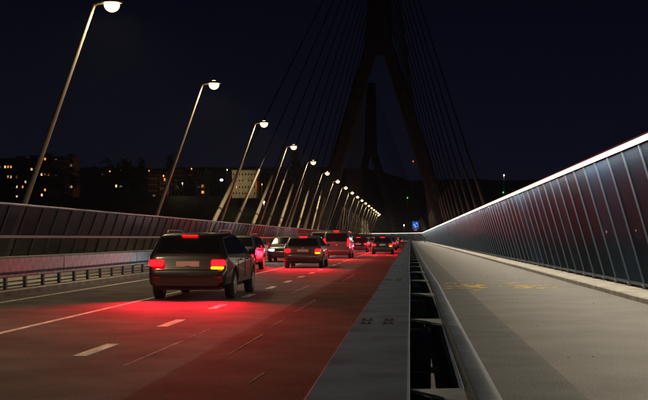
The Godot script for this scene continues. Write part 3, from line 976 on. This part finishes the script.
func person_mesh(stride: float, swing: float, m: Array) -> ArrayMesh:
	var B := []
	var hip := Vector3(0, 0.92, 0)
	var neck := Vector3(0, 1.45, -0.02)
	B.append([hip, Vector3(0, 1.2, 0), 0.15, 0.14]); B.append([Vector3(0, 1.2, 0), Vector3(0, 1.38, 0), 0.145, 0.13])
	B.append([Vector3(-0.15, 1.40, 0), Vector3(0.15, 1.40, 0), 0.075, 0.075]); B.append([neck, Vector3(0, 1.54, -0.03), 0.055, 0.05])
	B.append([Vector3(0, 1.61, -0.03), Vector3(0, 1.67, -0.02), 0.088, 0.095]); B.append([Vector3(0, 1.60, -0.115), Vector3(0, 1.57, -0.12), 0.02, 0.02])
	for e in [-1.0, 1.0]:
		var f: float = e * stride
		var knee := Vector3(e * 0.095, 0.50, -f * 0.55 - 0.03)
		var ankle := Vector3(e * 0.09, 0.09, -f + (0.08 if f < 0 else 0.0))
		B.append([Vector3(e * 0.085, 0.88, 0), knee, 0.095, 0.062]); B.append([knee, ankle, 0.06, 0.04])
		B.append([ankle + Vector3(0, -0.045, 0.03), ankle + Vector3(e * 0.02, -0.055, -0.15), 0.042, 0.035])
		var sh := Vector3(e * 0.19, 1.39, 0)
		var elbow := Vector3(e * 0.235, 1.11, f * swing * 0.4)
		var wrist := Vector3(e * 0.22, 0.87, f * swing - 0.06)
		B.append([sh, elbow, 0.058, 0.046]); B.append([elbow, wrist, 0.045, 0.03])
		B.append([wrist, wrist + Vector3(0, -0.08, -0.01), 0.035, 0.03])
		for q in 4:
			var r0 := wrist + Vector3(-e * 0.002, -0.08, -0.03 + q * 0.02)
			B.append([r0, r0 + Vector3(-e * 0.012, -0.075 + absf(q - 1.3) * 0.01, -0.008), 0.011, 0.009])
		B.append([wrist + Vector3(0, -0.03, -0.03), wrist + Vector3(-e * 0.01, -0.09, -0.065), 0.012, 0.01])
	var c := 0.024
	var lo := Vector3(-0.34, -0.01, -0.5)
	var n := Vector3i(29, 78, 42)
	var val := PackedFloat32Array()
	val.resize((n.x + 1) * (n.y + 1) * (n.z + 1))
	val.fill(1.0)
	var sx := 1
	var sy := n.x + 1
	var sz := (n.x + 1) * (n.y + 1)
	for b in B:
		var r := maxf(b[2], b[3]) + 0.07
		var l0: Vector3 = (Vector3(minf(b[0].x, b[1].x), minf(b[0].y, b[1].y), minf(b[0].z, b[1].z)) - Vector3.ONE * r - lo) / c
		var l1: Vector3 = (Vector3(maxf(b[0].x, b[1].x), maxf(b[0].y, b[1].y), maxf(b[0].z, b[1].z)) + Vector3.ONE * r - lo) / c
		for z in range(maxi(0, int(l0.z)), mini(n.z, int(l1.z)) + 1):
			for y in range(maxi(0, int(l0.y)), mini(n.y, int(l1.y)) + 1):
				for x in range(maxi(0, int(l0.x)), mini(n.x, int(l1.x)) + 1):
					var i := x * sx + y * sy + z * sz
					var d := bone(lo + Vector3(x, y, z) * c, b[0], b[1], b[2], b[3])
					val[i] = smin(val[i], d, 0.05)
	var verts := PackedVector3Array()
	var cols := PackedColorArray()
	var where := {}
	var corner := [0, sx, sy, sx + sy, sz, sz + sx, sz + sy, sz + sx + sy]
	for z in n.z:
		for y in n.y:
			for x in n.x:
				var i := x * sx + y * sy + z * sz
				var inside := 0
				var sum := Vector3.ZERO
				var ws := 0.0
				for q in 8:
					var f := val[i + corner[q]]
					if f < 0:
						inside += 1
					var w := 1.0 / (absf(f) + 0.004)
					sum += Vector3(q & 1, (q >> 1) & 1, q >> 2) * w
					ws += w
				if inside > 0 and inside < 8:
					where[i] = verts.size()
					var p := lo + (Vector3(x, y, z) + sum / ws) * c
					verts.append(p)
					var col: Color = m[0]
					if p.y > 1.5 and p.y < 1.60 or (p.y >= 1.60 and p.z < -0.05 and p.y < 1.69):
						col = Color(0.30, 0.19, 0.13)
					elif p.y >= 1.60:
						col = m[2]
					elif p.y < 0.10:
						col = Color(0.02, 0.02, 0.02)
					elif p.y < 0.80 and absf(p.x) > 0.17:
						col = Color(0.30, 0.19, 0.13)
					elif p.y < 0.90 and absf(p.x) < 0.18:
						col = m[1]
					cols.append(col)
	var index := PackedInt32Array()
	for z in range(1, n.z):
		for y in range(1, n.y):
			for x in range(1, n.x):
				var i := x * sx + y * sy + z * sz
				for axis in 3:
					var a: int = [sx, sy, sz][axis]
					var b2: int = [sy, sz, sx][axis]
					var c2: int = [sz, sx, sy][axis]
					var f0 := val[i]
					var f1 := val[i + a]
					if (f0 < 0) != (f1 < 0):
						var k := [i, i - b2, i - b2 - c2, i - c2]
						if where.has(k[0]) and where.has(k[1]) and where.has(k[2]) and where.has(k[3]):
							var o := [where[k[0]], where[k[1]], where[k[2]], where[k[3]]]
							if f0 < 0:
								o.reverse()
							index.append_array([o[0], o[1], o[2], o[0], o[2], o[3]])
	var st := tool()
	st.set_smooth_group(1)
	for i in verts.size():
		st.set_color(cols[i])
		st.add_vertex(verts[i])
	for i in index:
		st.add_index(i)
	st.generate_normals()
	var cloth := mat(Color.WHITE, 0.85)
	cloth.vertex_color_use_as_albedo = true
	st.set_material(cloth)
	return st.commit()

func build_people() -> void:
	var a := person_mesh(0.26, 1.0, [Color(0.03, 0.03, 0.04), Color(0.02, 0.025, 0.04), Color(0.03, 0.02, 0.015)])
	var b := person_mesh(0.12, 0.8, [Color(0.07, 0.06, 0.055), Color(0.02, 0.02, 0.025), Color(0.05, 0.03, 0.02)])
	for p in [[a, 3.55, 262.0, 0.15, "person in a dark coat walking beside the leaning parapet"], [b, 1.5, 318.0, 0.0, "person in grey walking far down the footpath, beside another"], [a, 2.2, 322.0, 0.2, "person in black walking far down the footpath, beside another"]]:
		var o := put("person", p[0], null, Transform3D(Basis(Vector3.UP, p[3]), Vector3(p[1], PATH_Y, -p[2])))
		tag(o, p[4], "person", "people on the footpath")

# ------------------------------------------------------------------ land, town
func land_y(x: float, z: float) -> float:
	# the valley below the bridge, hills on both sides and beyond
	var d := -z
	var valley := -66.0
	var beyond := smoothstep(420.0, 560.0, d + x * 0.04)
	var y := lerpf(valley, 1.0, beyond)
	y += smoothstep(560.0, 1500.0, d) * 74.0
	var left := smoothstep(0.0, -45.0, x) * smoothstep(455.0, 490.0, d)
	y = maxf(y, lerpf(valley, 21.0, left) + smoothstep(560.0, 1500.0, d) * 70.0)
	var right := smoothstep(70.0, 320.0, x) * smoothstep(100, 420, d)
	y = maxf(y, lerpf(valley, 26.0, right) + smoothstep(420.0, 1500.0, d) * 82.0)
	return y

func build_land() -> void:
	var n := FastNoiseLite.new()
	n.seed = 5
	n.frequency = 0.004
	var st := tool()
	var step := 40.0
	var nx := 100
	var nz := 62
	st.set_smooth_group(1)
	var h := []
	for j in nz + 1:
		var row := []
		for i in nx + 1:
			var x := (i - nx / 2) * step
			var z := 400.0 - j * step
			row.append(Vector3(x, land_y(x, z) + n.get_noise_2d(x, z) * 7.0 * smoothstep(450, 700, -z), z))
		h.append(row)
	for j in nz:
		for i in nx:
			quad(st, h[j][i], h[j + 1][i], h[j + 1][i + 1], h[j][i + 1], 1)
	structure(obj("hillside", st, M.ground))

func leaf_crown(r: float, tall: float, leaves: int, conifer: bool) -> ArrayMesh:
	var st := tool()
	var lumps := []
	for k in 14:
		var f := rng.randf()
		var a := rng.randf() * TAU
		var rr := r * (1.0 - f) * 0.75 if conifer else r * (0.35 + 0.4 * sin(PI * clampf(f * 0.9 + 0.1, 0, 1)))
		lumps.append([Vector3(cos(a) * rr, f * tall, sin(a) * rr), r * rng.randf_range(0.28, 0.5)])
	for k in leaves:
		var l: Array = lumps[rng.randi() % lumps.size()]
		var d := Vector3(rng.randfn(), rng.randfn(), rng.randfn()).normalized()
		var p: Vector3 = l[0] + d * l[1] * pow(rng.randf(), 0.4)
		var u := Vector3(rng.randfn(), rng.randfn(), rng.randfn()).normalized()
		var w := u.cross(d + Vector3(0.01, 0, 0)).normalized()
		var s := rng.randf_range(0.25, 0.55)
		quad(st, p - u * s, p + w * s * 0.6, p + u * s, p - w * s * 0.6)
	return finish(st, M.leaf)

func build_trees() -> void:
	var crowns := [leaf_crown(4.5, 9.0, 900, false), leaf_crown(5.5, 8.0, 1000, false), leaf_crown(3.4, 13.0, 800, true)]
	var trunks := []
	for k in 3:
		var st := tool()
		tube(st, [Vector3(0, -1.5, 0), Vector3(0.1, 2.5, 0), Vector3(0, 6.5, 0.1), Vector3(0.2, 10.5, 0)], [0.45, 0.36, 0.25, 0.08], 7)
		for q in 5:
			var a := q * 2.4
			tube(st, [Vector3(0.05, 3.2 + q * 0.9, 0), Vector3(cos(a) * 1.4, 4.6 + q * 0.9, sin(a) * 1.4), Vector3(cos(a) * 2.6, 6.2 + q * 0.8, sin(a) * 2.6)], [0.16, 0.1, 0.04], 5)
		trunks.append(finish(st, M.bark))
	var spots := []
	# [photo x, depth]
	for p in [[85, 520], [98, 560], [118, 500], [132, 540], [142, 600], [170, 520], [186, 560], [196, 600], [208, 520], [262, 560], [275, 520], [288, 600], [296, 540], [306, 580], [318, 520], [332, 560], [345, 600], [352, 520], [362, 560], [368, 500], [436, 480], [448, 520], [462, 560], [478, 500], [492, 600], [515, 520], [538, 560], [566, 500], [590, 540], [618, 480], [640, 520], [12, 520], [40, 500], [62, 540]]:
		spots.append(p)
	for k in spots.size():
		var d: float = spots[k][1]
		var x: float = (spots[k][0] - 410.0) * d / 1100.0
		var kind := rng.randi() % 3
		var s := rng.randf_range(0.9, 1.45)
		var t := thing("conifer_tree" if kind == 2 else "leafy_tree", "dark conifer standing on the hillside below the town" if kind == 2 else "dark leafy tree standing on the hillside below the town", "tree", Transform3D(Basis(Vector3.UP, rng.randf() * TAU).scaled(Vector3.ONE * s), Vector3(x, land_y(x, -d) - 0.3, -d)), "trees on the hillside")
		put("trunk", trunks[kind], t)
		put("crown", crowns[kind], t, Transform3D(Basis.IDENTITY, Vector3(0, 3.2, 0)))

# a block seen between two photo columns from its roof line down to the land
func block(label: String, x0: float, x1: float, ytop: float, d: float, wall: Material, cols: int, floors: int, lit: Array, extra := "") -> Node3D:
	var a := far_at(x0, ytop, d)
	var b := far_at(x1, ytop, d)
	var g := land_y((a.x + b.x) / 2, -d) - 1.5
	var w := b.x - a.x
	var t := thing("apartment_building", label, "building", Transform3D(Basis.IDENTITY, Vector3((a.x + b.x) / 2, g, -d)))
	var tall := a.y - g
	var st := tool()
	box(st, Transform3D(Basis.IDENTITY, Vector3(0, tall / 2, -6)), Vector3(w, tall, 12))
	obj("wall", st, wall, t)
	st = tool()
	box(st, Transform3D(Basis.IDENTITY, Vector3(0, tall + 0.2, -6)), Vector3(w + 0.5, 0.4, 12.5))
	box(st, Transform3D(Basis.IDENTITY, Vector3(w * 0.2, tall + 1.2, -7)), Vector3(minf(3.5, w * 0.3), 1.8, 4))
	obj("roof", st, M.dark_concrete, t)
	var storey := 2.9
	var cw := w / cols
	for f in floors:
		for c in cols:
			var on := "lit" in extra and rng.randf() < 0.12
			var tone := 0
			for q in lit:
				if q[0] == c and q[1] == f:
					on = true
					tone = q[2]
			var m: Material = [M.window_warm, M.window_pale, M.window_dim][tone] if on else M.window_dark
			var y := tall - 1.7 - f * storey
			if y < 1.5:
				continue
			st = tool()
			var ww := cw * (0.40 if "small" in extra else 0.62)
			var wh := 1.05 if "small" in extra else 1.45
			box(st, Transform3D(Basis.IDENTITY, Vector3(-w / 2 + cw * (c + 0.5), y, 0.02)), Vector3(ww, wh, 0.08))
			var o := obj("window_frame", st, M.frame, t)
			st = tool()
			box(st, Transform3D(Basis.IDENTITY, Vector3(-w / 2 + cw * (c + 0.5), y, 0.07)), Vector3(ww - 0.16, wh - 0.16, 0.06))
			obj("window_pane", st, m, o)
		if "balcony" in extra:
			var y2 := tall - 2.6 - f * storey
			if y2 < 1.0:
				continue
			st = tool()
			box(st, Transform3D(Basis.IDENTITY, Vector3(-w * 0.05, y2, 0.7)), Vector3(w * 0.86, 0.16, 1.4))
			box(st, Transform3D(Basis.IDENTITY, Vector3(-w * 0.05, y2 + 0.5, 1.36)), Vector3(w * 0.86, 0.9, 0.08))
			obj("balcony", st, M.wall_white, t)
	return t

func build_town() -> void:
	M.wall_grey = grained(grain_texture(128, 91, lin(0.30, 0.30, 0.31), 0.15, 0.06), 0.9, 6.0, 0.2)
	M.wall_dark = grained(grain_texture(128, 93, lin(0.14, 0.13, 0.12), 0.15, 0.06), 0.9, 6.0, 0.2)
	M.wall_cream = grained(grain_texture(128, 95, lin(0.58, 0.50, 0.34), 0.12, 0.05), 0.9, 6.0, 0.2)
	M.wall_white = mat(lin(0.6, 0.58, 0.54), 0.9)
	M.frame = mat(lin(0.2, 0.2, 0.2), 0.7)
	M.window_dark = mat(lin(0.015, 0.017, 0.02), 0.1)
	M.window_warm = glow(Color(1.0, 0.62, 0.25), 1.1)
	M.window_pale = glow(Color(1.0, 0.82, 0.55), 1.6)
	M.window_dim = glow(Color(0.8, 0.75, 0.65), 0.16)
	block("wide dark apartment block with scattered warm lit windows on the hillside", -8, 27, 159, 640, M.wall_dark, 12, 9, [[2, 1, 0], [4, 1, 1], [5, 1, 0], [6, 1, 0], [5, 3, 1], [6, 3, 1], [8, 3, 0], [9, 4, 2], [10, 5, 0], [11, 4, 1], [8, 5, 1], [8, 7, 1], [8, 8, 1], [3, 4, 2]])
	block("dark apartment tower with a few lit windows beside the pale tower", 30, 50, 156, 620, M.wall_dark, 6, 10, [[4, 0, 0], [0, 2, 1], [3, 3, 1], [4, 3, 0], [5, 3, 0], [4, 6, 0], [3, 7, 1], [3, 8, 2], [4, 8, 2]])
	block("pale grey concrete tower with faint windows", 54, 73, 157, 600, M.wall_grey, 5, 11, [[0, 0, 2], [4, 1, 2], [0, 3, 2], [4, 5, 1], [0, 8, 2], [0, 9, 2]], "balcony")
	block("low dark house with one bright window", 106, 123, 177, 560, M.wall_dark, 4, 2, [[2, 1, 1], [3, 1, 1]])
	block("white block with stacked balconies below an orange lamp", 148, 160, 174, 520, M.wall_grey, 3, 5, [[1, 3, 2]], "balcony")
	block("narrow cream block beside the stacked balconies", 160.5, 166, 176, 522, M.wall_cream, 2, 4, [[1, 0, 0]])
	block("grey flat-roofed block behind the narrow cream block", 167, 183, 170, 620, M.wall_grey, 4, 5, [[3, 2, 2]])
	block("dark house with a red-lit stair window", 196, 205, 171, 540, M.wall_dark, 2, 5, [[1, 2, 0], [1, 3, 0]])
	block("floodlit cream school building with a flat roof", 232, 256, 170.5, 500, M.wall_cream, 8, 4, [[1, 2, 0], [4, 1, 2], [6, 3, 2]], "small")
	block("long dark block beside the floodlit cream building", 257, 285, 171, 560, M.wall_dark, 7, 4, [[3, 3, 0]])
	block("grey block high on the hill among trees", 120, 146, 168, 760, M.wall_grey, 8, 3, [[0, 0, 1], [6, 1, 2]])
	# flood light in front of the cream building, on its own mast
	var fp := far_at(221.5, 180, 485)
	var t := thing("floodlight_mast", "mast with a bright white floodlight in front of the cream building", "floodlight", Transform3D(Basis.IDENTITY, Vector3(fp.x, land_y(fp.x, fp.z), fp.z)))
	var tall := fp.y - t.position.y
	var st := tool()
	tube(st, [Vector3(0, -1, 0), Vector3(0, tall, 0)], [0.16, 0.09], 8)
	obj("pole", st, M.lamp_pole, t)
	st = tool()
	box(st, Transform3D(Basis(Vector3.UP, -0.6), Vector3(0, tall, 0)), Vector3(1.3, 0.8, 0.3), 0.05)
	obj("lamp_head", st, M.flood if M.has("flood") else glow(Color(0.95, 0.98, 1.0), 8.0), t)
	area(t, "flood_light", Vector3(1.0, tall, -0.3), Vector3(1.0, -0.03, -0.9), Vector2(1.0, 0.8), Color(1.0, 0.9, 0.68), 75.0)
	# lamps in the town: [photo x, y, depth, colour, size, label]
	var orange := Color(1.0, 0.55, 0.15)
	var white := Color(1.0, 0.92, 0.8)
	for q in [[66, 203.5, 585, orange, 0.5, "orange street lamp below the pale grey tower"], [110, 171, 600, orange, 0.6, "orange street lamp on the hill above the low house"], [102, 174.5, 590, orange, 0.45, "dim orange street lamp on the hill above the low house"],
		[163.5, 175.5, 505, orange, 0.5, "orange street lamp in front of the narrow cream block"], [182.5, 183, 520, white, 0.4, "small white lamp below the grey flat-roofed block"], [191.5, 168.5, 600, orange, 0.45, "orange street lamp behind the red-lit house"],
		[124, 174.5, 640, orange, 0.3, "faint orange lamp between the trees on the hill"], [149, 170.5, 640, orange, 0.4, "orange lamp above the block with stacked balconies"], [227, 169.5, 560, white, 0.35, "small white lamp beside the floodlit cream building"],
		[262, 184, 500, orange, 0.3, "small orange lamp below the long dark block"], [264, 202, 420, white, 0.7, "white lamp low behind the stay cables"], [323, 219, 430, orange, 0.4, "small orange lamp low among the lamp posts"],
		[393.5, 215.5, 520, white, 0.5, "white street lamp at the end of the bridge"], [404, 225, 520, white, 0.45, "low white street lamp at the end of the bridge"], [407.5, 197.5, 640, Color(0.2, 1.0, 0.35), 0.5, "small green signal light high beyond the bridge"],
		[413, 161, 700, Color(1.0, 0.35, 0.2), 0.35, "left-hand one of two small red lights high on the dark hill"], [417.5, 161, 700, Color(1.0, 0.35, 0.2), 0.4, "right-hand one of two small red lights high on the dark hill"], [454.5, 177, 620, white, 0.4, "faint white lamp on the dark hill beside the stay cables"],
		[504, 175, 560, white, 0.55, "white lamp on the dark hill above the lit handrail"], [503, 192, 560, Color(0.3, 0.9, 0.4), 0.16, "tiny green light just above the lit handrail"], [606.5, 231.5, 300, white, 0.3, "white lamp seen through the parapet panels"], [636, 230, 300, white, 0.22, "fainter white lamp seen through the parapet panels"]]:
		far_lamp(far_at(q[0], q[1], q[2]), q[3], q[4], q[5])

func far_lamp(p: Vector3, c: Color, size: float, label: String) -> void:
	var g := land_y(p.x, p.z) - 1.0
	g = minf(g, p.y - 4.0)
	var t := thing("hill_lamp", label, "lamp", Transform3D(Basis.IDENTITY, Vector3(p.x, g, p.z)))
	var st := tool()
	tube(st, [Vector3.ZERO, Vector3(0, p.y - g, 0)], [0.14, 0.07], 6)
	obj("pole", st, M.lamp_head, t)
	st = tool()
	tube(st, [Vector3(0, p.y - g + size * 0.45, 0), Vector3(0, p.y - g + size * 0.6, 0)], [size * 0.7, size * 0.2], 10)
	obj("lamp_cap", st, M.lamp_head, t)
	var ball := SphereMesh.new()
	ball.radius = size * 0.55
	ball.height = size * 1.1
	ball.radial_segments = 12
	ball.rings = 6
	ball.material = glow(c, 3.5)
	put("lamp_bulb", ball, t, Transform3D(Basis.IDENTITY, Vector3(0, p.y - g, 0)))
	var l := OmniLight3D.new()
	l.name = "lamp_light"
	t.add_child(l, true)
	l.position = Vector3(0, p.y - g - size * 0.7, 0.2)
	l.light_color = c
	l.light_energy = 20.0 * size
	l.omni_range = 60
	l.omni_attenuation = 2.0
	l.light_size = size * 0.4
	l.shadow_enabled = true

func build_sign() -> void:
	var p := far_at(415.6, 225.2, 400)
	var t := thing("road_sign", "blue illuminated direction sign on two posts at the end of the bridge", "sign", Transform3D(Basis.IDENTITY, Vector3(p.x, 0, p.z)))
	var st := tool()
	for e in [-0.8, 0.8]:
		tube(st, [Vector3(e, -3.0, -0.1), Vector3(e, p.y + 1.2, -0.1)], [0.08, 0.08], 8)
	obj("post", st, M.lamp_head, t)
	st = tool()
	box(st, Transform3D(Basis.IDENTITY, Vector3(0, p.y, 0)), Vector3(2.3, 2.7, 0.12), 0.03)
	var face := obj("sign_face", st, glow(Color(0.16, 0.42, 0.85), 0.75), t)
	st = tool()
	box(st, Transform3D(Basis.IDENTITY, Vector3(0.25, p.y + 0.55, 0.075)), Vector3(0.9, 0.28, 0.02))
	box(st, Transform3D(Basis.IDENTITY, Vector3(-0.45, p.y + 0.1, 0.075)), Vector3(0.7, 0.24, 0.02))
	box(st, Transform3D(Basis.IDENTITY, Vector3(0.2, p.y - 0.45, 0.075)), Vector3(1.2, 0.26, 0.02))
	obj("sign_print", st, glow(Color(0.85, 0.93, 1.0), 0.8), face)
	st = tool()
	box(st, Transform3D(Basis.IDENTITY, Vector3(-0.1, p.y - 1.75, 0.0)), Vector3(1.3, 0.6, 0.1), 0.02)
	obj("lower_sign_panel", st, glow(Color(0.9, 0.45, 0.4), 0.4), t)

# ------------------------------------------------------------------ all of it
func _ready() -> void:
	rng.seed = 20240
	var cam := Camera3D.new()
	cam.name = "camera"
	add_child(cam)
	cam.position = Vector3(0, CAM_Y, 0)
	cam.near = 0.1
	cam.far = 6000.0
	cam.keep_aspect = Camera3D.KEEP_HEIGHT
	var px := 0.1 / 1100.0
	cam.set_frustum(400.0 * px, Vector2(-86.0 * px, 38.0 * px), 0.1, 6000.0)
	cam.current = true

	var we := WorldEnvironment.new()
	we.name = "environment"
	add_child(we)
	var env := Environment.new()
	we.environment = env
	env.background_mode = Environment.BG_SKY
	var sky := Sky.new()
	var psm := ProceduralSkyMaterial.new()
	psm.sky_top_color = Color(0.008, 0.011, 0.040)
	psm.sky_horizon_color = Color(0.066, 0.076, 0.128)
	psm.sky_curve = 0.09
	psm.ground_bottom_color = Color(0.01, 0.01, 0.015)
	psm.ground_horizon_color = Color(0.06, 0.065, 0.09)
	sky.sky_material = psm
	env.sky = sky
	env.tonemap_mode = Environment.TONE_MAPPER_LINEAR
	env.tonemap_exposure = 1.12
	env.sdfgi_enabled = true
	env.ssao_enabled = true
	env.ssil_enabled = true

	env.fog_enabled = true
	env.fog_density = 0.00025
	env.fog_light_color = Color(0.86, 0.9, 1.0)
	make_materials()
	build_deck()
	build_land()
	build_median_rail()
	build_far_rail()
	build_parapets()
	build_pylons()
	build_lamps()
	build_traffic()
	build_people()
	build_town()
	build_trees()
	build_sign()
